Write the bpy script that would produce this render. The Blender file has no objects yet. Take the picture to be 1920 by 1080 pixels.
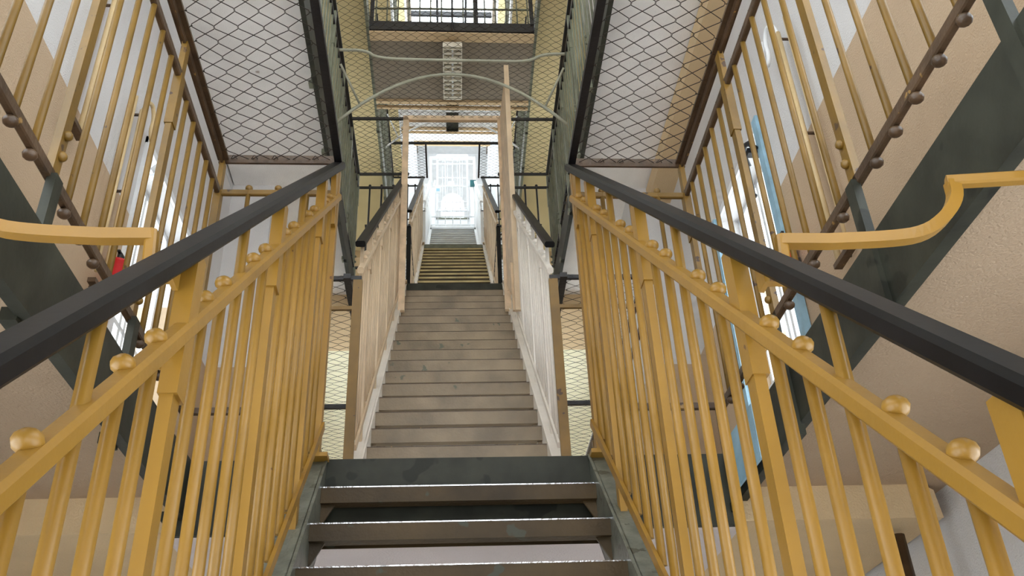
import bpy, math, random
from mathutils import Vector, Matrix
random.seed(7)
sc = bpy.context.scene
col = sc.collection
cos, sin, tan, PI = math.cos, math.sin, math.tan, math.pi

# ------------------------------------------------------------------ camera
CF, CP, CY, CR, CX0 = 1743.67, 0.55646, 0.08772, -0.04717, -0.06287
def ray(x, y):
    xr, yr = (x-960)/CF, (y-540)/CF
    c, s = cos(CR), sin(CR)
    xi, u = c*xr+s*yr, -(-s*xr+c*yr)
    Y, Z = cos(CP)-sin(CP)*u, sin(CP)+cos(CP)*u
    return Vector((cos(CY)*xi+sin(CY)*Y, -sin(CY)*xi+cos(CY)*Y, Z))
fw = ray(960, 540); rt = (ray(1960, 540)-fw).normalized(); up = (ray(960, -460)-fw).normalized()
cd = bpy.data.cameras.new('camera'); cam = bpy.data.objects.new('camera', cd); col.objects.link(cam)
M = Matrix((rt, up, -fw.normalized())).transposed().to_4x4(); M.translation = Vector((CX0, 0, 0))
cam.matrix_world = M
cd.sensor_width = 36; cd.lens = CF*36/1920; cd.clip_start = .05; cd.clip_end = 200
cd.dof.use_dof = False
sc.camera = cam

# ------------------------------------------------------------------ world and exposure
w = bpy.data.worlds.new('world'); sc.world = w; w.use_nodes = True
bg = w.node_tree.nodes['Background']
bg.inputs[0].default_value = (.93, .965, 1, 1); bg.inputs[1].default_value = 9.0
sc.view_settings.view_transform = 'Standard'; sc.view_settings.look = 'None'
sc.view_settings.gamma = 1; sc.view_settings.use_curve_mapping = False
sc.view_settings.exposure = -0.6
sc.cycles.max_bounces = 10; sc.cycles.diffuse_bounces = 6; sc.cycles.transparent_max_bounces = 24
sc.cycles.use_denoising = True

# ------------------------------------------------------------------ dimensions
L1, H, P, Y1, D = 1.338, 3.87, 4.88, 3.372, .976      # first gallery level, storey height, bay length, first bridge, bridge depth
A, B, S, XW = 1.062, .542, .5, 1.9                    # gallery edge, stair balustrade, inner stair half width, side wall
K = .0125                                             # the hall runs slightly askew beyond the first bridge
def cx(y): return K*max(0, y-Y1)
def Lz(n): return L1+(n-1)*H
def Yk(k): return Y1+(k-1)*P

# ------------------------------------------------------------------ materials
MATS = {}
def mat(name, base, rough=.5, metal=0, var=.12, scale=6, bump=.02, bscale=60, chips=None, chipc=(.03, .02, .015), chipscale=18, spec=.5):
    m = bpy.data.materials.new(name); m.use_nodes = True; N = m.node_tree.nodes; Lk = m.node_tree.links
    b = N['Principled BSDF']; b.inputs['Roughness'].default_value = rough; b.inputs['Metallic'].default_value = metal
    b.inputs['Specular IOR Level'].default_value = spec
    tc = N.new('ShaderNodeTexCoord'); geo = N.new('ShaderNodeNewGeometry')
    n1 = N.new('ShaderNodeTexNoise'); n1.inputs['Scale'].default_value = scale; n1.inputs['Detail'].default_value = 5
    Lk.new(geo.outputs['Position'], n1.inputs['Vector'])
    r = N.new('ShaderNodeValToRGB')
    r.color_ramp.elements[0].position = .3; r.color_ramp.elements[1].position = .7
    r.color_ramp.elements[0].color = (*[c*(1-var) for c in base], 1); r.color_ramp.elements[1].color = (*[min(1, c*(1+var)) for c in base], 1)
    Lk.new(n1.outputs['Fac'], r.inputs['Fac']); out = r.outputs['Color']
    if chips:
        n2 = N.new('ShaderNodeTexNoise'); n2.inputs['Scale'].default_value = chipscale; n2.inputs['Detail'].default_value = 3
        Lk.new(geo.outputs['Position'], n2.inputs['Vector'])
        r2 = N.new('ShaderNodeValToRGB'); r2.color_ramp.elements[0].position = chips; r2.color_ramp.elements[1].position = chips+.02
        r2.color_ramp.elements[0].color = (0, 0, 0, 1); r2.color_ramp.elements[1].color = (1, 1, 1, 1)
        Lk.new(n2.outputs['Fac'], r2.inputs['Fac'])
        mx = N.new('ShaderNodeMix'); mx.data_type = 'RGBA'; mx.inputs[7].default_value = (*chipc, 1)
        Lk.new(r2.outputs['Color'], mx.inputs[0]); Lk.new(out, mx.inputs[6]); out = mx.outputs[2]
    Lk.new(out, b.inputs['Base Color'])
    if bump:
        n3 = N.new('ShaderNodeTexNoise'); n3.inputs['Scale'].default_value = bscale; n3.inputs['Detail'].default_value = 4
        Lk.new(geo.outputs['Position'], n3.inputs['Vector'])
        bp = N.new('ShaderNodeBump'); bp.inputs['Strength'].default_value = 1; bp.inputs['Distance'].default_value = bump*.1
        Lk.new(n3.outputs['Fac'], bp.inputs['Height']); Lk.new(bp.outputs['Normal'], b.inputs['Normal'])
    MATS[name] = m; return m
yellow = mat('ochre_gloss_paint', (.29, .15, .020), .38, var=.10, scale=5, chips=.74, chipc=(.10, .04, .015), bump=.008, bscale=30)
yellow_old = mat('worn_ochre_paint', (.18, .098, .014), .4, var=.2, scale=7, chips=.68, chipc=(.06, .03, .015), bump=.008, bscale=30)
brown = mat('old_brown_paint', (.075, .043, .022), .4, var=.35, scale=14, chips=.7, chipc=(.3, .17, .05))
black = mat('black_gloss_paint', (.004, .0036, .004), .42, var=.3, scale=12, bump=.003, bscale=25, spec=.18)
blackm = mat('black_iron_paint', (.013, .012, .013), .45, var=.3, scale=9)
green = mat('dark_green_grey_paint', (.030, .031, .022), .5, var=.4, scale=7, chips=.62, chipc=(.016, .017, .012), chipscale=5, bump=.012, bscale=25, spec=.25)
greenr = mat('grey_green_rail_paint', (.16, .17, .12), .35, var=.25, scale=8)
steel = mat('worn_grey_green_steel', (.17, .175, .14), .36, metal=.35, var=.3, scale=16, chips=.64, chipc=(.09, .085, .06))
tread_m = mat('worn_brown_tread_paint', (.055, .034, .012), .5, spec=.3, var=.4, scale=4, chips=.66, chipc=(.05, .05, .035), chipscale=9)
tread_g = mat('grey_tread_paint', (.25, .19, .12), .4, var=.3, scale=4, chips=.7, chipc=(.12, .12, .08), chipscale=9)
tread_y = mat('yellowed_tread_paint', (.46, .37, .17), .4, var=.25, scale=5)
tread_w = mat('pale_grey_tread_paint', (.42, .42, .40), .45, var=.15, scale=4)
nose_m = mat('polished_tread_edge', (.55, .56, .58), .18, metal=.9, var=.2, scale=20)
cream = mat('cream_rail_paint', (.62, .47, .31), .35, var=.12, scale=6)
creamw = mat('off_white_and_lit_cream_paint', (.80, .74, .66), .35, var=.08, scale=6)  # off-white stringers; also the second flight's right rail, painted as lit cream
white = mat('white_gloss_paint', (.82, .84, .86), .35, var=.06, scale=6)
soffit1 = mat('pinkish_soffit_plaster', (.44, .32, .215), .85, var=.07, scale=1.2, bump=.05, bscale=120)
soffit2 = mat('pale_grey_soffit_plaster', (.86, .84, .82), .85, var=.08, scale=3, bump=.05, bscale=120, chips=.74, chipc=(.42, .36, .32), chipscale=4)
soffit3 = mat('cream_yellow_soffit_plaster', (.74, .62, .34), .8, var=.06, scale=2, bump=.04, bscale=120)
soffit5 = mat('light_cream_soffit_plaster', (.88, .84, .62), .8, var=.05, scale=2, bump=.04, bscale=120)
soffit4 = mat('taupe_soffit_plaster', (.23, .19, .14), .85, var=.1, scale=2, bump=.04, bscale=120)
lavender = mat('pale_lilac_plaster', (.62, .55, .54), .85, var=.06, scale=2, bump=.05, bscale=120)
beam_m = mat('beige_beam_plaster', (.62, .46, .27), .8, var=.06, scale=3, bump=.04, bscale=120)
floor_m = mat('grey_floor_screed', (.40, .38, .35), .5, var=.12, scale=2)
redm = mat('red_enamel', (.55, .015, .02), .3, var=.05)
pipe_m = mat('beige_pipe_paint', (.60, .45, .24), .4, var=.1, scale=8)
pipe_g = mat('grey_pipe_paint', (.36, .36, .28), .4, var=.15, scale=8)
bluep = mat('pale_blue_panel_and_patch', (.28, .46, .58), .5, var=.2, scale=9)
teal = mat('dark_teal_enamel', (.03, .14, .16), .35, var=.1)
skyblue = mat('light_blue_print', (.35, .62, .78), .5, var=.1)
wire = mat('dark_net_wire', (.035, .025, .02), .5, metal=.3, var=.3, scale=30, bump=0)
wood = mat('raw_beige_door_edge', (.66, .49, .32), .5, var=.2, scale=9, chips=.72, chipc=(.25, .16, .09))
lampw = mat('off_white_lamp_enamel', (.70, .66, .56), .4, var=.05)
# plaster wall with a beige dado painted up to 1.98 above each gallery floor
def wall_material():
    m = bpy.data.materials.new('wall_plaster_with_beige_dado'); m.use_nodes = True; N = m.node_tree.nodes; Lk = m.node_tree.links
    b = N['Principled BSDF']; b.inputs['Roughness'].default_value = .8
    g = N.new('ShaderNodeNewGeometry'); sp = N.new('ShaderNodeSeparateXYZ'); Lk.new(g.outputs['Position'], sp.inputs[0])
    def mth(op, a, v, c=None):
        n = N.new('ShaderNodeMath'); n.operation = op
        if isinstance(a, (int, float)): n.inputs[0].default_value = a
        else: Lk.new(a, n.inputs[0])
        n.inputs[1].default_value = v
        if c is not None: n.inputs[2].default_value = c
        return n.outputs[0]
    z = mth('ADD', sp.outputs['Z'], -L1+3*H); z = mth('MODULO', z, H); lo = mth('LESS_THAN', z, 1.98)
    nz = N.new('ShaderNodeTexNoise'); nz.inputs['Scale'].default_value = 1.6; nz.inputs['Detail'].default_value = 6; Lk.new(g.outputs['Position'], nz.inputs['Vector'])
    mx = N.new('ShaderNodeMix'); mx.data_type = 'RGBA'; mx.inputs[6].default_value = (.74, .72, .71, 1); mx.inputs[7].default_value = (.56, .41, .27, 1)
    Lk.new(lo, mx.inputs[0])
    m2 = N.new('ShaderNodeMix'); m2.data_type = 'RGBA'; m2.blend_type = 'MULTIPLY'; m2.inputs[0].default_value = .25
    Lk.new(mx.outputs[2], m2.inputs[6]); Lk.new(nz.outputs['Fac'], m2.inputs[7]); Lk.new(m2.outputs[2], b.inputs['Base Color'])
    n3 = N.new('ShaderNodeTexNoise'); n3.inputs['Scale'].default_value = 130; Lk.new(g.outputs['Position'], n3.inputs['Vector'])
    bp = N.new('ShaderNodeBump'); bp.inputs['Distance'].default_value = .004; Lk.new(n3.outputs['Fac'], bp.inputs['Height']); Lk.new(bp.outputs['Normal'], b.inputs['Normal'])
    return m
wall_m = wall_material()
def glass_material(nm='window_glass', tint=(.93, .96, .97, 1)):
    m = bpy.data.materials.new(nm); m.use_nodes = True; N = m.node_tree.nodes; Lk = m.node_tree.links
    N.remove(N['Principled BSDF']); o = N['Material Output']
    t = N.new('ShaderNodeBsdfTransparent'); t.inputs[0].default_value = tint
    g = N.new('ShaderNodeBsdfGlossy'); g.inputs['Roughness'].default_value = .05
    mx = N.new('ShaderNodeMixShader'); mx.inputs[0].default_value = .06
    Lk.new(t.outputs[0], mx.inputs[1]); Lk.new(g.outputs[0], mx.inputs[2]); Lk.new(mx.outputs[0], o.inputs[0]); return m
glass = glass_material()
roof_glass = glass_material('dimmed_roof_glass', (.36, .38, .39, 1))  # glass tint darkened to cut daylight from the skylight

# ------------------------------------------------------------------ mesh helpers
class MB:
    def __init__(s): s.v = []; s.f = []; s.sm = []
    def add(s, vs, fs, smooth=False):
        o = len(s.v); s.v += [tuple(v) for v in vs]; s.f += [tuple(i+o for i in f) for f in fs]; s.sm += [smooth]*len(fs); return s
    def box(s, x0, x1, y0, y1, z0, z1):
        return s.add([(x0,y0,z0),(x1,y0,z0),(x1,y1,z0),(x0,y1,z0),(x0,y0,z1),(x1,y0,z1),(x1,y1,z1),(x0,y1,z1)],
                     [(0,3,2,1),(4,5,6,7),(0,1,5,4),(1,2,6,5),(2,3,7,6),(3,0,4,7)])
    def bar(s, a, b, wd, ht, ref=(0,0,1), bev=0):         # rectangular bar from a to b; wd across, ht along ref
        a, b = Vector(a), Vector(b); d = (b-a).normalized(); r = Vector(ref); r = (r-d*r.dot(d)).normalized(); q = d.cross(r)
        if bev:
            pr = [(wd/2-bev, ht/2), (wd/2, ht/2-bev), (wd/2, -ht/2+bev), (wd/2-bev, -ht/2), (-wd/2+bev, -ht/2), (-wd/2, -ht/2+bev), (-wd/2, ht/2-bev), (-wd/2+bev, ht/2)]
        else: pr = [(wd/2, ht/2), (wd/2, -ht/2), (-wd/2, -ht/2), (-wd/2, ht/2)]
        n = len(pr); vs = [p+q*x+r*y for p in (a, b) for x, y in pr]
        fs = [(i, (i+1) % n, n+(i+1) % n, n+i) for i in range(n)]+[tuple(range(n))[::-1], tuple(range(n, 2*n))]
        return s.add(vs, fs)
    def tube(s, pts, r, n=8, closed=False):
        pts = [Vector(p) for p in pts]; rings = []; prev = None
        for i, p in enumerate(pts):
            a = pts[max(0, i-1)]; b = pts[min(len(pts)-1, i+1)]; t = (b-a).normalized()
            if prev is None:
                prev = Vector((0, 0, 1)) if abs(t.z) < .9 else Vector((1, 0, 0))
            u = (prev-t*prev.dot(t)).normalized(); v = t.cross(u); prev = u
            rings.append([p+(u*cos(2*PI*k/n)+v*sin(2*PI*k/n))*r for k in range(n)])
        vs = [q for R in rings for q in R]; m = len(pts)
        fs = [(i*n+k, i*n+(k+1) % n, (i+1)*n+(k+1) % n, (i+1)*n+k) for i in range(m-1) for k in range(n)]
        s.add(vs, fs, n > 4)
        s.add([], []); o = len(s.v)-len(vs)
        s.f += [tuple(o+k for k in range(n))[::-1], tuple(o+(m-1)*n+k for k in range(n))]; s.sm += [False]*2
        return s
    def ball(s, c, r, n=10, m=6, sz=1):
        c = Vector(c); vs = [c+Vector((0, 0, r*sz))]
        for i in range(1, m):
            for k in range(n): vs.append(c+Vector((r*sin(PI*i/m)*cos(2*PI*k/n), r*sin(PI*i/m)*sin(2*PI*k/n), r*sz*cos(PI*i/m))))
        vs.append(c-Vector((0, 0, r*sz))); e = len(vs)-1
        fs = [(0, 1+k, 1+(k+1) % n) for k in range(n)]
        for i in range(m-2): fs += [(1+i*n+k, 1+(i+1)*n+k, 1+(i+1)*n+(k+1) % n, 1+i*n+(k+1) % n) for k in range(n)]
        fs += [(e, 1+(m-2)*n+(k+1) % n, 1+(m-2)*n+k) for k in range(n)]
        return s.add(vs, fs, True)
    def mesh(s, name, m):
        me = bpy.data.meshes.new(name); me.from_pydata(s.v, [], s.f); me.materials.append(m)
        me.polygons.foreach_set('use_smooth', s.sm); me.update(); return me
    def build(s, name, m, parent=None, warp=False):
        if warp: s.v = [(x+cx(y), y, z) for x, y, z in s.v]
        return link(name, s.mesh(name, m), parent)
def link(name, me, parent=None, loc=(0,0,0)):
    o = bpy.data.objects.new(name, me); col.objects.link(o); o.location = loc
    if parent: o.parent = parent
    return o
def tag(o, label=None, cat=None, group=None, kind=None):
    if label: o['label'] = label
    if cat: o['category'] = cat
    if group: o['group'] = group
    if kind: o['kind'] = kind
    return o
def thing(name, loc, label, cat, group=None, rz=0):
    o = bpy.data.objects.new(name, None); col.objects.link(o); o.location = loc; o.rotation_euler = (0, 0, rz)
    o.empty_display_size = .1
    return tag(o, label, cat, group)
def struct(name, mb, m, label=None, warp=True):
    return tag(mb.build(name, m, None, warp), label, None, None, 'structure')
def rz(y): return -math.atan(K) if y >= Y1+.5 else 0
def smooth(pts, it=2):
    pts = [Vector(p) for p in pts]
    for _ in range(it):
        q = [pts[0]]
        for a, b in zip(pts, pts[1:]): q += [a*.75+b*.25, a*.25+b*.75]
        q.append(pts[-1]); pts = q
    return pts

# ------------------------------------------------------------------ shell
YB, YE = -2.4, 24.3
ZF, ZR = L1-H, Lz(5)+3.7
def grid_wall(u0, u1, z0, z1, holes):
    us = sorted({u0, u1, *[h[0] for h in holes], *[h[1] for h in holes]}); zs = sorted({z0, z1, *[h[2] for h in holes], *[h[3] for h in holes]})
    for a, b in zip(us, us[1:]):
        for c, d in zip(zs, zs[1:]):
            mu, mz = (a+b)/2, (c+d)/2
            if not any(h[0] < mu < h[1] and h[2] < mz < h[3] for h in holes): yield a, b, c, d
WH = {-1: [], 1: []}
for s in (-1, 1):
    for b in range(-1, 4):
        for n in range(0, 6):
            y0 = (4.56 if s < 0 else 4.30)+b*P
            WH[s].append((y0-.9, y0+2.3, Lz(n)+.2, Lz(n)+3.3, n, b) if b >= 2 and n >= 4 else (y0, y0+1.0, Lz(n)+1.02, Lz(n)+2.53, n, b) if b == 0 else (y0-.1, y0+1.2, Lz(n)+.6, Lz(n)+2.9, n, b) if b > 0 and n != 1 else (y0-.4, y0+1.6, Lz(n)+.4, Lz(n)+3.0, n, b) if b > 0 else (-1.9, 1.7, Lz(n)+.3, Lz(n)+3.2, n, b))  # unseen near bay and far bays enlarged to let more daylight in
for s, nm in ((-1, 'left'), (1, 'right')):
    m = MB()
    ys = [YB, Y1]
    for a, b, c, d in grid_wall(YB, YE, ZF, ZR, WH[s]):
        X0, X1 = s*XW, s*(XW+.3)
        m.box(min(X0, X1), max(X0, X1), a, b, c, d)
    struct('wall_'+nm, m, wall_m)
wn = 0
for s in (-1, 1):
    for y0, y1, z0, z1, n, b in WH[s]:
        if n == 0 and b > 0: continue
        wn += 1
        x = s*(XW+.16)
        f = MB(); t = .035
        for a in (y0+t/2, (y0+y1)/2-.04, (y0+y1)/2+.04, y1-t/2): f.box(x-.03, x+.03, a-t/2, a+t/2, z0, z1)
        for c in (z0+t/2, z0+.5, z1-t/2): f.box(x-.03, x+.03, y0, y1, c-t/2, c+t/2)
        f.box(*sorted((s*(XW-.03), s*(XW+.14))), y0+.001, y1-.001, z0+.001, z0+.022)
        # hinges and the frame moulding on the wall face
        for a in (y0-.03, y1+.03): f.box(*sorted((s*(XW-.02), s*(XW-.001))), a-.03, a+.03, z0-.03, z1+.05)
        f.box(*sorted((s*(XW-.018), s*(XW-.001))), y0-.06, y1+.06, z1+.001, z1+.05)
        w_ = tag(f.build('window_%d' % wn, white, None, True), None, None, None, 'structure')
        g = MB(); g.box(x-.004, x+.004, y0+.03, y1-.03, z0+.03, z1-.03); g.build('pane', glass, w_, True)
# pilasters between the window bays
for s, nm in ((-1, 'left'), (1, 'right')):
    m = MB()
    for b in range(0, 1):
        x0, x1 = sorted((s*1.55, s*XW)); m.box(x0, x1, 6.45+b*P, 7.5+b*P, ZF, ZR)
    struct('trim_%d' % (1 if s < 0 else 2), m, wall_m)
m = MB(); m.box(-XW, XW, YB, YE, ZF-.2, ZF); struct('floor', m, floor_m)
# roof with a long skylight
m = MB()
for s in (-1, 1): x0, x1 = sorted((s*1.15, s*(XW+.3))); m.box(x0, x1, YB, YE, ZR, ZR+.25)
struct('ceiling', m, soffit4)
struct('ceiling', MB().box(-1.15, 1.15, 20, YE, ZR, ZR+.25), white, 'white ceiling panel in front of the arched window')
struct('trim_5', MB().box(1.70, XW, YB, 6.45, Lz(2)-.30, Lz(2)-.15), beam_m, 'beige ledge under the ceiling along the right wall')
m = MB()
y = YB
while y < YE-4:
    m.box(-1.15, 1.15, y-.04, y+.04, ZR+.02, ZR+.18); y += 1.22
for x in (-.4, .4): m.box(x-.03, x+.03, YB, 20, ZR+.04, ZR+.16)
o = struct('window_%d' % (wn+1), m, blackm)
MB().box(-1.15, 1.15, 15, 20, ZR+.19, ZR+.2).build('pane', glass, o, True)  # left clear to let more daylight into the far end
m = MB(); m.box(-1.15, 1.15, YB, 15, ZR+.19, ZR+.2); m.build('pane', roof_glass, o, True)
# end wall with the arched window
zb, hw, zs = 17.62, .37, 18.42
m = MB(); X0, X1 = -XW, XW; y0, y1 = YE, YE+.3
xc = .0
for a, b, c, d in grid_wall(X0, X1, ZF, ZR, [(xc-hw, xc+hw, zb, 18.9), (xc-.13, xc+.07, 19.15, 19.35)]): m.box(a, b, y0, y1, c, d)
N_ = 12
arc = [(xc+hw*cos(PI*i/N_), zs+(18.85-zs)*sin(PI*i/N_)) for i in range(N_+1)]
for (xa, za), (xb, zb2) in zip(arc, arc[1:]):
    m.add([(xa,y0,za),(xb,y0,zb2),(xb,y0,18.9),(xa,y0,18.9),(xa,y1,za),(xb,y1,zb2),(xb,y1,18.9),(xa,y1,18.9)], [(0,1,2,3),(4,7,6,5),(0,4,5,1)])
struct('wall_end', m, white)
m = MB()
m.box(xc-hw, xc+hw, YE+.1, YE+.14, zb, zb+.03); m.box(xc-hw, xc+hw, YE+.1, YE+.14, 18.18, 18.22)
for x in (-.12, .12): m.box(xc+x-.012, xc+x+.012, YE+.1, YE+.14, zb, 18.84)
o = struct('window_%d' % (wn+2), m, white)
MB().box(xc-hw, xc+hw, YE+.15, YE+.155, zb, 18.88).build('pane', glass, o, True)

m = MB()
for a, b, c, d in grid_wall(-XW, XW, ZF, ZR, [(-1.0, 1.0, Lz(0)+.9, Lz(0)+3.0), (-1.0, 1.0, Lz(1)+.9, Lz(1)+3.0), (-1.0, 1.0, Lz(2)+.9, Lz(2)+3.0), (-1.0, 1.0, Lz(3)+.9, Lz(3)+3.0)]): m.box(a, b, YB-.3, YB, c, d)
struct('wall_back', m, wall_m)  # unseen wall, added to hold back light from behind the camera
# gallery floors: slab, dark painted edge board
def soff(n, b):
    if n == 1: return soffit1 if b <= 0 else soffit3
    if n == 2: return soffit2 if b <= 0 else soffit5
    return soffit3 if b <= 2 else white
for n in range(1, 6):
    for s, side in ((-1, 'left'), (1, 'right')):
        for b in range(0, 4):
            ya = YB if b == 0 else Yk(b+1); yb = Yk(b+2) if b < 3 else YE
            x0, x1 = sorted((s*(A-.01), s*XW))
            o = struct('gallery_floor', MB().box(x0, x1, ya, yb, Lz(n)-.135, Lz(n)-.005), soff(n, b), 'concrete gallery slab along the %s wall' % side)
            x0, x1 = sorted((s*(A-.035), s*A))
            dz = (.02 if s > 0 else -.01) if n == 1 else 0
            e = MB().box(x0, x1, ya, yb, Lz(n)-(.235 if n > 1 else .19 if s > 0 else .225), Lz(n)+dz); e.build('edge_board', green if n < 3 and b < 2 else greenr if n < 4 else white, o, True)
        for k in range(1, 6):
            if k != n: continue
            x0, x1 = sorted((s*A, s*(XW-.07)))
            y_ = Yk(k)
            bm = MB().add([(s*A,y_,Lz(n)-.135),(s*(XW-.10),y_,Lz(n)-.135),(s*(XW-.06),y_,Lz(n)-.16),(s*(XW-.05),y_,Lz(n)-.268),(s*A,y_,Lz(n)-.268),
                           (s*A,y_+D,Lz(n)-.135),(s*(XW-.10),y_+D,Lz(n)-.135),(s*(XW-.06),y_+D,Lz(n)-.16),(s*(XW-.05),y_+D,Lz(n)-.268),(s*A,y_+D,Lz(n)-.268)],
                          [(0,1,2,3,4),(9,8,7,6,5),(0,5,6,1),(1,6,7,2),(2,7,8,3),(3,8,9,4),(4,9,5,0)])
            if k >= n-1: struct('trim_%d' % (10+n*10+k*2+(s > 0)), bm, beam_m if n < 4 else white)
# bridges crossing the well
for n in range(1, 6):
    y = Yk(n)
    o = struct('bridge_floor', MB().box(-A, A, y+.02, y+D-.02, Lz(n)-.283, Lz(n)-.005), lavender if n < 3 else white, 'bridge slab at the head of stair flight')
    e = MB().box(-A-.01, A+.01, y-.005, y+.02, Lz(n)-.283, Lz(n)).box(-A-.01, A+.01, y+D-.02, y+D, Lz(n)-.283, Lz(n)); e.build('edge_board', green if n < 3 else greenr, o, True)
    if n > 1 and n < 6:
        y = Yk(n-1); ya = y-.14 if n > 2 else y-.2; yb = y+D+.12 if n > 2 else y+.64
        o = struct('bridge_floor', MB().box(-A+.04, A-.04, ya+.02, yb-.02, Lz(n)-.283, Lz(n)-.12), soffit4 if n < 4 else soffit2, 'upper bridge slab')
        e = MB().box(-A+.04, A-.04, ya, ya+.02, Lz(n)-.25, Lz(n)-.1); e.build('edge_board', blackm, o, True)
        e = MB().box(-A+.04, A-.04, ya-.005, ya+.14, Lz(n)-.30, Lz(n)-.283)
        if n > 2: e.box(-A+.04, A-.04, yb-.05, yb, Lz(n)-.33, Lz(n)-.283).box(-A+.04, A-.04, yb+.07, yb+.10, Lz(n)-.33, Lz(n)-.28)
        e.build('cross_beam', beam_m, o, True)

# ------------------------------------------------------------------ stair flights
RISE, RUN = .2037, .2184
def nose(dy): return -.149+(dy+.106)*.933        # nosing height at dy (negative) from the bridge edge, relative to its floor
def flight(n, tm, sm, label, lip, fm=None):
    y0 = Yk(n); c = cx(y0)
    t = thing('staircase', (c, y0, Lz(n)), label, 'stairs', None, rz(y0))
    # tread: folded plate with front lip, underside flange and nosing, polished on the nearest flight
    def tread_mb():
        m = MB()
        m.box(-S, S, 0, .15, -.006, 0).box(-S, S, .004, .05, -lip, -lip+.005).box(-S, S, .146, .15, -.04, 0)
        if not fm: m.box(-S, S, -.004, .004, -lip, 0)
        return m
    tme = tread_mb().mesh('tread', tm)
    nme = MB().bar((-S, -.004, .000), (S, -.004, .000), .004, .004).mesh('nosing', nose_m if n == 1 else brown)  # brown on the higher flights paints in the shade line between treads
    fme = MB().box(-S, S, -.004, .004, -lip, 0).mesh('front_lip', fm) if fm else None
    bms = []
    for s in (-1, 1):
        bms.append(MB().add([(s*S,.02,-.058),(s*(S-.05),.02,-.058),(s*S,.02,-.14),(s*S,.03,-.058),(s*(S-.05),.03,-.058),(s*S,.03,-.14)], [(0,1,2),(3,5,4),(0,3,4,1),(1,4,5,2),(0,2,5,3)]).mesh('bracket', tm))
    k = 0
    while True:
        y = -.106-RUN*k; z = -.149-RISE*k
        if k > 17: break
        o = link('tread', tme, t, (0, y, z)); link('nosing', nme, o)
        for b_ in bms: link('bracket', b_, o)
        if fme: link('front_lip', fme, o)
        k += 1
    yl = -.106-RUN*17.6
    for s in (-1, 1):
        m = MB()
        a, b = Vector((0, 0, nose(0)+.05)), Vector((0, yl, nose(yl)+.05))
        cc = .733; hh = .2
        def q(x, dz): return [Vector((x, 0, a.z+dz)), Vector((x, yl, b.z+dz))]
        # web and two outward flanges
        for xa, xb, d0, d1 in ((S, S+.012, -.30, 0), (S, S+.085, -.008, 0), (S, S+.085, -.30, -.292), (S-.004, S+.006, 0, .008)):
            vs = []
            for p_, e in ((a, 0), (b, yl)):
                vs += [(s*xa, e, p_.z+d0), (s*xb, e, p_.z+d0), (s*xb, e, p_.z+d1), (s*xa, e, p_.z+d1)]
            m.add(vs, [(0,1,2,3),(7,6,5,4),(0,4,5,1),(1,5,6,2),(2,6,7,3),(3,7,4,0)])
        m.build('stringer', sm, t)
    return t
flight(1, tread_m, steel, 'nearest stair flight, brown open treads with bright worn edges', .058)
flight(2, tread_g, steel if 0 else creamw, 'second stair flight, grey brown treads climbing away through the centre', .088)
flight(3, tread_m, creamw, 'third stair flight with yellowish treads beyond the second landing', .028, tread_y)
flight(4, tread_w, white, 'fourth stair flight, grey treads just below the white grille gate', .03)
flight(5, white, white, 'farthest stair flight, white treads seen through the grille gate', .09)

# ------------------------------------------------------------------ balustrades
HR, MR, BR = 1.50, 1.30, .19
def rod(z0, z1, r, knob=None, kz=None, n=8):
    m = MB(); m.tube([(0, 0, z0), (0, 0, z1)], r, n)
    if knob: m.ball((0, 0, kz), knob, 10, 6, .85)
    return m
def stair_rail(n, s, phase, pm, hm, label, group=None, brm=None, r=.0125, near=False):
    y0 = Yk(n); c = cx(y0)
    t = thing('stair_railing', (c+s*B, y0, Lz(n)), label, 'railing', group, rz(y0))
    yl = -3.85 if n > 1 else -3.95
    sl = .933
    h = lambda y, d: nose(y)+d
    n0 = nose(0)
    MB().bar((0, yl, h(yl, HR-.02)), (0, .03, h(.03, HR-.02)), .058, .036, bev=.008).build('handrail', hm, t)
    mr = MB().bar((-s*.008, yl, h(yl, MR)), (-s*.008, .0, h(0, MR)), .036, .034, bev=.007); mr.build('middle_rail', pm, t)
    MB().bar((-s*.018, yl+.1, h(yl+.1, BR)), (-s*.018, .0, h(0, BR)), .012, .030).build('bottom_rail', brm or pm, t)
    # newel at the head
    nw = MB().box(-.012, .014, -.03, .02, .0, h(0, HR-.05)); nw.add([(-.01,-.03,1.42),(.012,-.03,1.42),(.012,-.12,1.30),(-.01,-.12,1.30),(-.01,-.03,1.06),(.012,-.03,1.06),(-.01,-.06,1.06),(.012,-.06,1.06)], [(0,1,2,3),(3,2,7,6),(6,7,5,4),(0,3,6,4),(1,5,7,2)])
    nw.ball((s*.02, -.005, .1), .015).ball((s*.02, -.005, .19), .015)
    nw.box(-.04, .05, -.07, .04, -.012, .004)
    nw.build('newel_post', pm, t)
    post = MB().box(-.011, .013, -.021, .021, -.02, MR+.0); post.box(-.014, .02, -.026, .026, MR-.14, HR-.04)
    post.ball((s*.024, 0, MR-.07), .012).ball((s*.024, 0, .10), .012)
    pme = post.mesh('post', pm)
    kme = rod(BR-.02, MR+.01, r, .0195, MR+.028).mesh('baluster', pm)
    tme = rod(BR-.02, HR-.04, r).mesh('baluster', pm)
    step = .12; y = phase; i = 0
    while y > -.1: y -= .72
    while y+.72 < -.06: y += .72
    j = 0; yy = y
    seq = ['P', 'k', 'k', 'T', 'k', 'k']
    # above the first post
    q = y+step; jj = 5
    while q < -.07:
        link('baluster', kme if seq[jj % 6] == 'k' else tme, t, (0, q, nose(q))); q += step; jj -= 1
    while yy > yl+.05:
        kd = seq[j % 6]
        if kd == 'P': link('post', pme, t, (0, yy, nose(yy)))
        elif kd == 'T': link('baluster', tme, t, (0, yy, nose(yy)))
        else: link('baluster', kme, t, (0, yy, nose(yy)))
        yy -= step; j += 1
    return t
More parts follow.
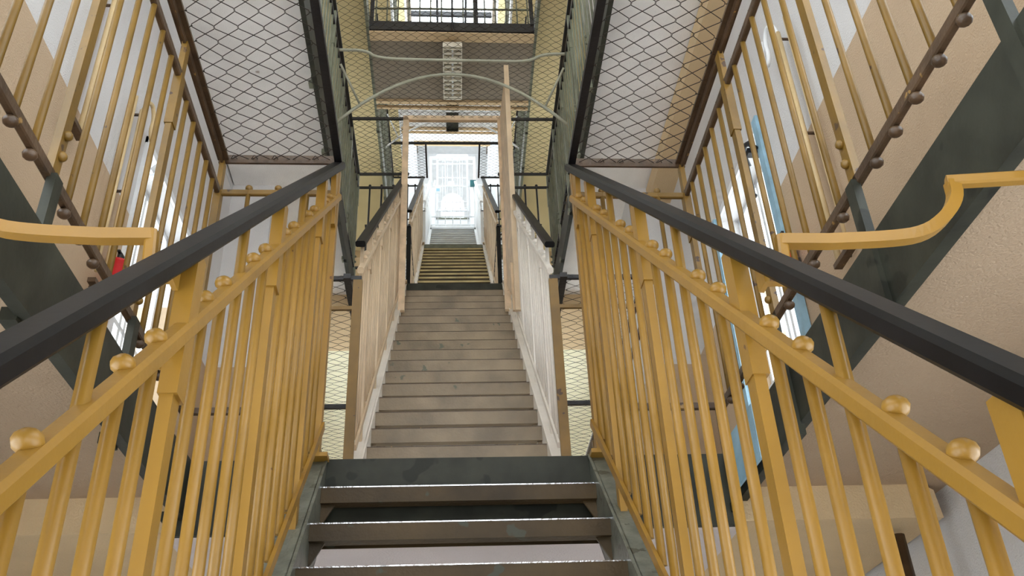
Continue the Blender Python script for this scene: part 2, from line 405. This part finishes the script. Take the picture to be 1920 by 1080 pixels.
stair_rail(1, -1, 1.52-Y1, yellow, black, 'yellow stair railing left of the nearest flight, black handrail')
stair_rail(1, 1, 1.586-Y1, yellow, black, 'yellow stair railing right of the nearest flight, black handrail')
def newel_foot(n, s, m, label, g=None):
    """upright at the foot of a flight, standing on the bridge below"""
    y = Yk(n-1)+D+.01
    return y
stair_rail(2, -1, -.5, cream, black, 'cream stair railing left of the second flight, closely spaced balusters', r=.011)
stair_rail(2, 1, -.46, creamw, black, 'cream stair railing right of the second flight, painted paler as lit, closely spaced balusters', r=.011)  # cream railing given a paler colour for the light on its side
stair_rail(3, -1, -.5, cream, black, 'brownish stair railing left of the third flight', r=.011)
stair_rail(3, 1, -.46, cream, black, 'brownish stair railing right of the third flight', r=.011)
stair_rail(4, -1, -.5, white, white, 'white stair railing left of the fourth flight', r=.011)
stair_rail(4, 1, -.46, white, white, 'white stair railing right of the fourth flight', r=.011)
for s, sd in ((-1, 'left'), (1, 'right')):
    stair_rail(5, s, -.5, white, white, 'far white stair railing, %s side of the farthest flight' % sd, r=.011)
# foot newels belong to the bridge's far railing (built below)

def gallery_rail(n, s, ya, yb, pm, bm_, tm_, label, posts=None, lowm=None, step=.12, pstep=.72, phase=None, netframe=True, r=.0105, group=None, endpost=True):
    """balustrade on the gallery edge, from ya to yb"""
    y0 = yb; c = cx(y0)
    t = thing('gallery_railing', (c+s*A, y0, Lz(n)), label, 'railing', group, rz(ya))
    Ln = ya-yb
    MB().bar((0, Ln, 1.27), (0, 0, 1.27), .022, .036, bev=.004).build('top_rail', tm_, t)
    MB().bar((0, Ln, .205), (0, 0, .205), .022, .034, bev=.004).build('bottom_rail', bm_, t)
    zt = 1.44
    p = MB().box(-.011, .011, -.02, .02, .2, zt); p.box(-.016, .016, -.023, .023, 1.02, 1.27).ball((-s*.016, 0, .27), .014).ball((-s*.016, 0, .34), .014)
    pme = p.mesh('post', pm)
    lm = MB().box(-.012, .012, -.022, .022, -.22, .2).box(-.025, .015, -.03, .03, -.235, -.20).mesh('post_foot', lowm or green)
    bme = MB().tube([(0, 0, .19), (0, 0, 1.27)], r, 8).mesh('baluster', pm)
    kme = MB().ball((0, 0, 0), .0185, 10, 6, .8).mesh('rivet_head', bm_); kmt = MB().ball((0, 0, 0), .010, 8, 5).mesh('rivet_head', bm_)
    y = 0; j = 0; n_ = round(pstep/step)
    while y > Ln+.03:
        if j % n_ == 0:
            o = link('post', pme, t, (0, y, 0)); link('post_foot', lm, o, (-s*.014, 0, 0))
        else: o = link('baluster', bme, t, (0, y, 0)); link('rivet_head', kme, o, (0, 0, .176)); link('rivet_head', kmt, o, (0, 0, 1.288))
        y -= step; j += 1
    return t
gallery_rail(1, -1, -1.2, Y1, yellow_old, brown, brown, 'ochre gallery railing at upper left, above the near stair railing')
gallery_rail(1, 1, -1.2, Y1, yellow_old, brown, brown, 'ochre gallery railing at upper right, above the near stair railing')
def bay(n, k):
    return Yk(k-1)+D, Yk(k)
st2 = bay(2, 2)
gallery_rail(1, -1, st2[0], st2[1], yellow_old, brown, brown, 'dark lower gallery railing left of the second flight', step=.13, pstep=.78, r=.01)
gallery_rail(1, 1, st2[0], st2[1], yellow_old, brown, brown, 'dark lower gallery railing right of the second flight', step=.13, pstep=.78, r=.01)
gallery_rail(2, -1, st2[0], st2[1], greenr, blackm, blackm, 'dark green gallery railing left above the second flight', step=.13, pstep=.78, lowm=greenr, r=.010)
gallery_rail(2, 1, st2[0], st2[1], greenr, blackm, blackm, 'dark green gallery railing right above the second flight', step=.13, pstep=.78, lowm=greenr, r=.010)
st3 = bay(3, 3); st4 = bay(4, 4); st5 = bay(5, 5)
for s, sd in ((-1, 'left'), (1, 'right')):
    gallery_rail(2, s, *st3, greenr, blackm, blackm, 'dark gallery railing on the %s below the third flight\'s head' % sd, step=.13, pstep=.78, lowm=greenr)
    gallery_rail(3, s, *st3, greenr, blackm, blackm, 'dark gallery railing on the %s above the third flight' % sd, step=.13, pstep=.78, lowm=greenr)
    gallery_rail(3, s, *st4, white, blackm, blackm, 'pale gallery railing on the %s beside the fourth flight\'s foot' % sd, step=.13, pstep=.78, lowm=white)
    gallery_rail(4, s, *st4, white, white, white, 'white gallery railing on the %s above the fourth flight' % sd, step=.13, pstep=.78, lowm=white)
    gallery_rail(4, s, *st3, greenr, blackm, blackm, 'railing high on the %s near the skylight' % sd, step=.13, pstep=.78, lowm=greenr)
    gallery_rail(5, s, *st3, greenr, blackm, blackm, 'topmost railing on the %s under the skylight' % sd, step=.13, pstep=.78, lowm=greenr)
    gallery_rail(5, s, *st5, white, white, white, 'white gallery railing on the %s beside the farthest flight' % sd, step=.13, pstep=.78, lowm=white)

def cross_rail(n, y, xs, zt, zb, tm_, bm_, pm, label, xa, xb, near=True, second=None):
    t = thing('bridge_railing', (cx(y), y, Lz(n)), label, 'railing', None, rz(y))
    MB().bar((xa, 0, zt), (xb, 0, zt), .02, .03, bev=.004).build('top_rail', tm_, t)
    if second: MB().bar((xa, 0, second[0]), (xb, 0, second[0]), .018, .022).build('middle_rail', second[1], t)
    if zb is not None: MB().bar((xa, 0, zb), (xb, 0, zb), .02, .03, bev=.004).build('bottom_rail', bm_, t)
    if xs:
        bme = MB().tube([(0, 0, zb), (0, 0, zt+.01)], .0105, 8).ball((0, 0, zt+.025), .017).ball((0, 0, zb-.03), .017, 8, 5).mesh('baluster', pm)
        for x in xs: link('baluster', bme, t, (x, 0, 0))
    return t
for s, sd in ((-1, 'left'), (1, 'right')):
    cross_rail(1, Y1, [s*v for v in (.93, .80, .67)], 1.27, .205, yellow_old, brown, yellow_old, 'short ochre railing bridging the %s gallery corner to the near stair newel' % sd, s*A, s*B)
    for n in (2, 3, 4, 5):
        lab = {2: 'thin dark railing %s of the second flight\'s head', 3: 'dark railing %s of the third flight\'s head', 4: 'white railing %s of the fourth flight\'s head', 5: 'white railing %s of the farthest flight\'s head'}[n] % sd
        mm = blackm if n < 4 else white
        cross_rail(n, Yk(n), [s*v for v in (.93, .80, .67)], 1.27, .205, mm, mm, mm, lab, s*A, s*B)
    # far side of each bridge: flat bar with the foot newel of the next flight
    for n in (1, 2, 3, 4):
        y = Yk(n)+D+.03; mm = (blackm, blackm, blackm, white)[n-1]; nm_ = (yellow, black, white, white)[n-1]
        lab = ('black flat bar %s of the second flight\'s ochre newel', 'black bar %s of the third flight\'s foot', 'black bar %s of the fourth flight\'s foot', 'white bar %s of the farthest flight\'s foot')[n-1] % sd
        t = cross_rail(n, y, None, 1.462, None, mm, mm, mm, lab, s*A, s*(B-.02), second=(1.27, (yellow_old, blackm, blackm, white)[n-1]))
        MB().box(min(s*(B-.025), s*(B+.025)), max(s*(B-.025), s*(B+.025)), -.01, .015, 0, 1.45).build('newel_post', nm_ if n != 1 else yellow_old, t)
        if n > 1:
            MB().box(s*A-.012, s*A+.012, -.02, .02, -.1, 1.46).build('corner_post', mm, t)
# railing along the edge of the bridge overhead, under the skylight
t = thing('bridge_railing', (cx(8.1), Yk(2)-.12, Lz(3)), 'dark railing at the top centre, against the bright skylight', 'railing', None, rz(8))
MB().bar((-1.0, 0, 1.1), (1.0, 0, 1.1), .025, .03).build('top_rail', blackm, t)
MB().bar((-1.0, 0, .16), (1.0, 0, .16), .02, .018).build('bottom_rail', greenr, t)
bme = MB().tube([(0, 0, -.1), (0, 0, 1.1)], .009, 6).mesh('baluster', greenr)
for i in range(15): link('baluster', bme, t, (-.95+i*.136, 0, 0))
pme = MB().box(-.025, .025, -.02, .02, -.12, 1.12).mesh('post', blackm)
for x in (-1.0, .3, 1.0): link('post', pme, t, (x, 0, 0))

# ------------------------------------------------------------------ wire nets
def netting(x0, x1, y0, y1, cw=.10, ch=.080, r=.0021, seed=1, ties=True):
    rnd = random.Random(seed); m = MB()
    nx = max(2, round((x1-x0-.06)/cw)); ny = max(3, round((y1-y0)/ch)); mx = .03
    cw = (x1-x0-2*mx)/nx; ch = (y1-y0)/ny
    jit = {}
    def node(i, j):
        if (i, j) not in jit: jit[(i, j)] = (rnd.uniform(-1, 1)*cw*.06, rnd.uniform(-1, 1)*ch*.07, rnd.uniform(-.004, .004))
        return jit[(i, j)]
    # nodes sit at half-cell columns; wire i zigzags between columns
    for i in range(nx):
        for half in (0, 1):
            pts = []
            for j in range(ny+1):
                a = (j+half) % 2
                x = x0+mx+(i+.5)*cw+(cw*.5 if a else -cw*.5)
                ci = 2*i+(2 if a else 0)
                dx, dy, dz = node(ci, j); y = y0+j*ch
                sg = 1 if a else -1
                e = .10*ch
                if j in (0, ny): pts.append((x+dx, y, 0))
                else:
                    pts.append((x+dx-sg*r*.8, y+dy-e, dz)); pts.append((x+dx-sg*r*.8, y+dy+e, dz))
            m.tube(pts, r, 3)
    if ties:
        for xe, ci, xn in ((x0, 0, x0+mx), (x1, 2*nx, x1-mx)):
            for j in range(1, ny):
                dx, dy, dz = node(ci, j); y = y0+j*ch
                q = rnd.uniform(-.012, .012)
                m.tube([(xn+dx, y+dy, dz), ((xn+xe)/2+dx, y+dy+q+.004, dz-.004), (xe, y+q, .0)], r, 3)
                if rnd.random() < .5: m.ball((xn+dx, y+dy, dz-.002), .0045, 5, 4)
        for j, y in ((0, y0), (ny, y1)):
            for i in range(nx+1):
                if rnd.random() < .6: m.tube([(x0+mx+i*cw, y, 0), (x0+mx+i*cw+.02, y-.03 if j else y+.03, .004), (x0+mx+i*cw+.035, y, 0)], r, 3)
    return m
def net(label, xa, xb, ya, yb, n, frames, seed, r=.0021, group=None, cw=.10, ch=.080, kfr=None):
    y0 = yb; t = thing('safety_net', (cx(y0), y0, Lz(n)+1.462), label, 'net', group, rz(ya if ya > Y1 else 0))
    netting(xa, xb, ya-y0, 0, cw, ch, r, seed).build('netting', wire, t)
    for fx in frames: fx(t, ya-y0)
    return t
def fbar(p0, p1, wd, ht, m, ref=(0, 0, 1)): return lambda t, y: MB().bar([y if v == 'y' else v for v in p0], [y if v == 'y' else v for v in p1], wd, ht, ref).build('frame', m, t)
for s, sd in ((-1, 'left'), (1, 'right')):
    xa, xb = sorted((s*(A-.0), s*B))
    net('large wire net overhead on the %s, between wall gallery and stairwell' % sd, xa, xb, .9, Y1, 1,
        [fbar((s*(A+.0), 'y', 0), (s*(A+.0), 0, 0), .05, .012, brown), fbar((s*A, 'y', -.015), (s*A, 0, -.015), .01, .04, brown),
         fbar((s*B, 'y', 0), (s*B, 0, 0), .034, .03, blackm), fbar((s*(A+.02), 0, 0), (s*B, 0, 0), .012, .045, brown)], 3+s)
    y0 = Y1+D
    net('wire net beyond the first bridge, %s of the second flight' % sd, *sorted((s*A, s*.6)), y0, Yk(2)-.1, 1,
        [fbar((s*.6, 'y', 0), (s*.6, 0, 0), .04, .03, blackm), fbar((s*A, 'y', 0), (s*A, 0, 0), .03, .02, brown),
         fbar((s*A, -2.1, 0), (s*.6, -2.1, 0), .03, .03, blackm)], 13+s, r=.0015)
    net('small wire net %s of the gate at the second flight\'s head' % sd, *sorted((s*A, s*.5)), 7.34, Yk(2), 2,
        [fbar((s*A, 'y', 0), (s*A, 0, 0), .03, .03, blackm), fbar((s*A, 0, 0), (s*.5, 0, 0), .02, .03, blackm), fbar((s*A, 'y', 0), (s*.48, 'y', 0), .02, .03, blackm)], 23+s, r=.0024)
    net('wire net beyond the second bridge, %s of the third flight' % sd, *sorted((s*A, s*B)), Yk(2)+D, Yk(3)-1.9, 2,
        [fbar((s*B, 'y', 0), (s*B, 0, 0), .03, .03, blackm), fbar((s*A, 'y', 0), (s*A, 0, 0), .03, .02, blackm)], 33+s, r=.0026)
    net('small far wire net %s of the third flight\'s head' % sd, *sorted((s*A, s*.46)), Yk(3)-.93, Yk(3), 3,
        [fbar((s*A, 'y', 0), (s*A, 0, 0), .03, .03, blackm), fbar((s*A, 0, 0), (s*.5, 0, 0), .02, .03, blackm), fbar((s*.46, 'y', 0), (s*.46, 0, 0), .03, .03, blackm)], 43+s, r=.0028)
net('wide wire net spanning the well above the second flight', -A, A, 4.7, 7.34, 2,
    [fbar((-A, 'y', 0), (-A, 0, 0), .03, .03, blackm), fbar((A, 'y', 0), (A, 0, 0), .03, .03, blackm)], 51, r=.0022)
net('wide far wire net spanning the well above the third flight', -A, A, 9.8, Yk(3)-.93, 3,
    [fbar((-A, 'y', 0), (-A, 0, 0), .03, .03, blackm), fbar((A, 'y', 0), (A, 0, 0), .03, .03, blackm), fbar((-A, 0, 0), (A, 0, 0), .03, .04, blackm)], 52, r=.003, cw=.1, ch=.09)

# ------------------------------------------------------------------ rods over the nets
def rods(n, mm, label1, label2, label3):
    y0 = Y1+2.83+(n-2)*P; z0 = Lz(n)
    c = cx(y0)
    pts = smooth([(-1.05, 0, 1.26), (-.80, 0, 1.26), (-.70, 0, 1.16), (-.3, 0, 1.15), (.4, 0, 1.15), (.70, 0, 1.15), (.84, 0, 1.25), (1.05, 0, 1.26)], 2)
    tag(MB().tube([(x+c, y+y0, z+z0) for x, y, z in pts], .014, 8).build('tie_rod', mm), label1, 'rod')
    pts = [(x, .25, 1.22-.62*(x/1.06)**2) for x in [-1.06+i*.106 for i in range(21)]]
    tag(MB().tube([(x+c, y+y0, z+z0) for x, y, z in pts], .015, 8).build('arched_rod', mm), label2, 'rod')
    for s, sd in ((-1, 'left'), (1, 'right')):
        a = Vector((s*1.03, .02, 1.10)); b = Vector((s*.86, .25, .82))
        tag(MB().tube([(a.x+c, a.y+y0, a.z+z0), (b.x+c, b.y+y0, b.z+z0)], .011, 8).build('brace_rod', mm), label3 % sd, 'rod')
rods(2, pipe_g, 'grey rod with dipped middle crossing under the wide net', 'grey arched rod under the wide net', 'short grey brace beside the arched rod, %s end')
rods(3, white, 'white rod with dipped middle seen through the gate', 'white arched rod seen through the gate', 'short white brace seen through the gate, %s end')

# ------------------------------------------------------------------ gates
yg, zg = 7.34, Lz(2)+1.462
def stz(n, y): return Lz(n)+nose(y-Yk(n))
t = thing('gate', (cx(yg), yg, stz(2, yg)), 'beige gate frame standing on the second flight', 'gate', None, rz(yg))
hh = zg-stz(2, yg)
for s in (-1, 1): MB().box(s*.49-.03, s*.49+.03, -.02, .02, .03, hh).build('post', wood, t)
MB().box(-.52, .52, -.02, .02, hh-.03, hh+.03).build('lintel', wood, t)
t = thing('gate_leaf', (cx(yg)+.50, yg-.02, zg), 'tall beige gate leaf swung open, seen edge-on above the right railing', 'gate', None, rz(yg)+.035)
lf = MB(); zb1, zb2 = stz(2, yg-.76)-zg+.3, stz(2, yg)-zg+.3
lf.add([(-.014,-.76,zb1),(.014,-.76,zb1),(.014,-.76,.0),(-.014,-.76,.0),(-.014,0,zb2),(.014,0,zb2),(.014,0,.0),(-.014,0,.0)], [(0,1,2,3),(7,6,5,4),(0,4,5,1),(1,5,6,2),(2,6,7,3),(3,7,4,0)])
lf.build('panel', wood, t)
MB().bar((-.01, -.76, zb1-.02), (-.01, -.76, -.01), .045, .03, (0, 1, 0)).build('edge_strip', cream, t)
MB().bar((-.03, -.72, zb1+.0), (-.02, -.60, zb1+.55), .02, .04, (1, 0, 0)).build('brace', wood, t)
def grille(y, z0, hw_, ht, label, cols=6):
    t = thing('grille_gate', (cx(y), y, z0), label, 'gate', None, rz(y))
    f = MB()
    for s in (-1, 1): f.box(s*hw_-.03, s*hw_+.03, -.03, .03, 0, ht)
    f.box(-hw_, hw_, -.03, .03, ht-.06, ht).box(-hw_, hw_, -.03, .03, 0, .05); f.build('frame', white, t)
    for i in range(1, cols): link('bar', MB().tube([(0, 0, .05), (0, 0, ht-.06)], .011, 6).mesh('bar', white), t, (-hw_+2*hw_*i/cols, 0, 0))
    for z in (.16*ht, .58*ht, .90*ht, .05*ht): link('crossbar', MB().box(-hw_, hw_, -.012, .012, -.015, .015).mesh('crossbar', white), t, (0, 0, z))
    return t
t = grille(17.75, Lz(4)-.22, .53, 2.15, 'white barred gate at the head of the fourth flight')
MB().box(.42, .56, -.08, -.03, 1.20, 1.38).build('lock_box', teal, t)
o = MB().box(-.42, -.28, -.05, -.04, 1.0, 1.2).build('sign_plate', white, t)
MB().box(-.39, -.31, -.055, -.05, 1.06, 1.14).build('sign_symbol', skyblue, o)
grille(22.6, Lz(5)+.02, .46, 2.2, 'far white barred gate in front of the arched window', 6)

# ------------------------------------------------------------------ lamps under the upper bridges
def lamp(n, y0, y1, label, bm_, dark=False):
    z = Lz(n)-.40; yc = (y0+y1)/2; t = thing('ceiling_lamp', (cx(yc)+.0, yc, z), label, 'lamp', None, rz(yc))
    h = (y1-y0)/2; wd = .115
    MB().box(-wd, wd, -h, h, .03, .07).build('housing', bm_, t)
    f = MB()
    for s in (-1, 1): f.box(s*wd-.006, s*wd+.006, -h, h, -.02, .05)
    f.box(-wd, wd, -h-.006, -h+.006, -.02, .05).box(-wd, wd, h-.006, h+.006, -.02, .05); f.build('side_frame', bm_, t)
    if not dark:
        for i in range(12): link('louvre_slat', MB().box(-wd, wd, -.004, .012, -.018, .028).mesh('louvre_slat', bm_), t, (0, -h+(i+.5)*2*h/12, 0))
        MB().tube([(0, -h+.03, .012), (0, h-.03, .012)], .013, 8).build('tube', white, t)
    r_ = MB()
    for y in (-h*.9, h*.9): r_.tube([(0, y, .07), (0, y, .12)], .008, 6)
    r_.build('hanger', blackm, t)
lamp(3, 8.22, 9.15, 'long louvred lamp with cream slats under the overhead bridge', lampw)
lamp(4, 13.45, 14.15, 'plain grey-green lamp box farther back, above the gate lintel', green, True)
tag(MB().tube([(cx(8), Yk(2)-.2, Lz(3)-.3), (cx(8), Yk(2)-.2, Lz(3)+1.1)], .012, 8).build('pipe', blackm), 'dark vertical pipe in front of the skylight railing at top centre', 'pipe')

# ------------------------------------------------------------------ brackets / grab bars from the stair posts
def grab(s, ylast):
    Yb = 1.48 if s > 0 else 1.47
    sd = 'right' if s > 0 else 'left'
    t = thing('grab_bar', (s*B, Yb, L1+nose(Yb-Y1)+1.22), 'yellow bar reaching from the near %s stair post %s' % (sd, 'up to the gallery' if s > 0 else 'straight out to the gallery'), 'bar')
    z0 = t.location[2]
    def q(x, z): return (s*(x-B), -.0-(x-.6)*.28, z-z0)
    zp = .945-z0
    MB().bar((s*.01, 0, zp), (s*.075, 0, zp), .04, .012).bar((s*.012, 0, zp-.02), (s*.012, 0, zp+.04), .04, .01, (1, 0, 0)).build('bracket_plate', yellow, t)
    pts = [q(.60, .94), q(.608, 1.03)]
    cur = [q(.605, 1.032), q(.69, 1.015), q(.80, 1.0), q(.86, 1.0), q(.905, 1.03), q(.935, 1.07), q(.938, 1.11)]
    m = MB(); m.bar(pts[0], (pts[1][0], pts[1][1], pts[1][2]+.012), .024, .022, (1, 0, 0), bev=.004)
    cs = [Vector(cur[0])]+smooth(cur[1:], 2)
    ring(m, cs, .012); 
    m.bar(q(.928, 1.112), q(1.062, 1.095), .024, .024, bev=.004)
    m.build('bar', yellow, t)
def ring(m, pts, h):
    vs = []; n = len(pts)
    for i, p in enumerate(pts):
        a = pts[max(0, i-1)]; b = pts[min(n-1, i+1)]; d = (b-a).normalized(); u = Vector((0, 1, 0)); u = (u-d*u.dot(d)).normalized(); v = d.cross(u)
        vs += [p+u*h+v*h, p+u*h-v*h, p-u*h-v*h, p-u*h+v*h]
    fs = [(4*i+k, 4*i+(k+1) % 4, 4*i+4+(k+1) % 4, 4*i+4+k) for i in range(n-1) for k in range(4)]+[(3, 2, 1, 0), (4*n-4, 4*n-3, 4*n-2, 4*n-1)]
    m.add(vs, fs)
grab(1, 0); grab(-1, 0)

# ------------------------------------------------------------------ wall fittings
def wpipe(s, y, z0, z1, label, hook=True, yy=.12):
    x = s*(XW-.072)+cx(y); t = thing('heating_pipe', (x, y, z0), label, 'pipe')
    h = z1-z0
    MB().tube([(0, 0, 0), (0, 0, h)], .016, 8).build('pipe', pipe_m, t)
    MB().tube([(0, -yy, .05), (0, -yy, h)], .010, 8).build('thin_pipe', pipe_m, t)
    MB().box(-.02, .02, -yy-.03, .03, -.03, -.005).build('end_cap', brown, t)
    for z in (.0, h*.5, h*.95): MB().bar((0, 0, z+.03), (s*.069, 0, z+.03), .012, .012).build('clamp', brown, t)
    if hook:
        pts = smooth([(0, .0, h-.02), (-s*.02, .0, h+.07), (-s*.03, .06, h+.10), (-s*.03, .12, h+.03), (-s*.03, .10, h-.06), (-s*.03, .15, h-.12), (-s*.03, .19, h-.04), (-s*.02, .17, h+.10)], 2)
        MB().tube(pts, .013, 8).build('coil', white if s > 0 else pipe_m, t)
wpipe(1, 3.60, 2.40, 3.95, 'beige heating pipes with a white coil at the top, on the upper right wall')
wpipe(-1, 3.56, 3.12, 4.85, 'beige pipe ending in a clamp on the upper left wall', False)
wpipe(-1, 4.20, 2.6, 3.85, 'beige heating pipes beside the left window, looped at the top')
for s, y, sd in ((-1, 4.36, 'left'), (1, 4.16, 'right')):
    t = thing('fire_extinguisher', (s*(XW-.07), y, Lz(1)+1.28), 'small red extinguisher by the %s window' % sd, 'fire extinguisher')
    MB().tube([(0, 0, 0), (0, 0, .02), (0, 0, .26)], .055, 12).ball((0, 0, .26), .055, 12, 6, .6).build('bottle', redm, t)
    MB().tube([(0, 0, .28), (0, 0, .33)], .014, 8).bar((0, -.03, .33), (0, .05, .335), .015, .012).build('valve', blackm, t)
    MB().bar((s*.055, 0, .15), (s*.07, 0, .15), .04, .03).build('bracket', blackm, t)
for s, y, z, sd in ((-1, 4.66, 3.74, 'left'), (1, 4.34, 3.70, 'right')):
    t = thing('window_opener', (s*(XW-.05), y, z), 'cranked opener fixed above the %s window, with a hanging rod' % sd, 'window opener')
    MB().tube([(0, -.07, -.03), (-s*.03, -.05, .03), (-s*.04, 0, .05), (-s*.03, .06, .03), (0, .09, -.04)], .018, 8).build('arm', white if s < 0 else blackm, t)
    MB().tube([(-s*.02, .05, .0), (-s*.02, .05, -.30)], .007, 6).ball((-s*.02, .05, -.30), .016, 8, 5).build('rod', blackm, t)
    MB().box(-.03, .05, -.02, .03, -.02, .02).build('bracket', white if s < 0 else blackm, t)
# pale blue lining boards of the right window
t = MB()
for ya, yb in ((4.22, 4.29), (5.31, 5.42)): t.box(XW-.045, XW-.005, ya, yb, L1+.9, L1+2.56)
struct('trim_3', t, bluep)
struct('trim_4', MB().box(A-.045, A-.036, 2.93, 3.30, L1-.19, L1+.012), bluep, 'pale blue patch on the right gallery edge')  # thin pale blue strip over the dark edge board near its corner
# cables along the ceiling corners
for s, sd in ((-1, 'left'), (1, 'right')):
    tag(MB().tube([(s*(XW-.03), .5, Lz(2)-.19), (s*(XW-.03), 6.4, Lz(2)-.19)], .014, 8).build('conduit', white), 'pale conduit in the %s ceiling corner above the net' % sd, 'pipe')
# fittings in the lower storey
t = thing('downpipe', (1.72, 3.52, ZF), 'dark brown pipe at lower right, below the beige beam', 'pipe')
MB().tube([(0, 0, 0), (0, 0, L1-.29-ZF)], .03, 10).build('pipe', brown, t)
MB().box(-.04, .12, -.02, .06, 2.0, 2.06).build('clamp', brown, t)
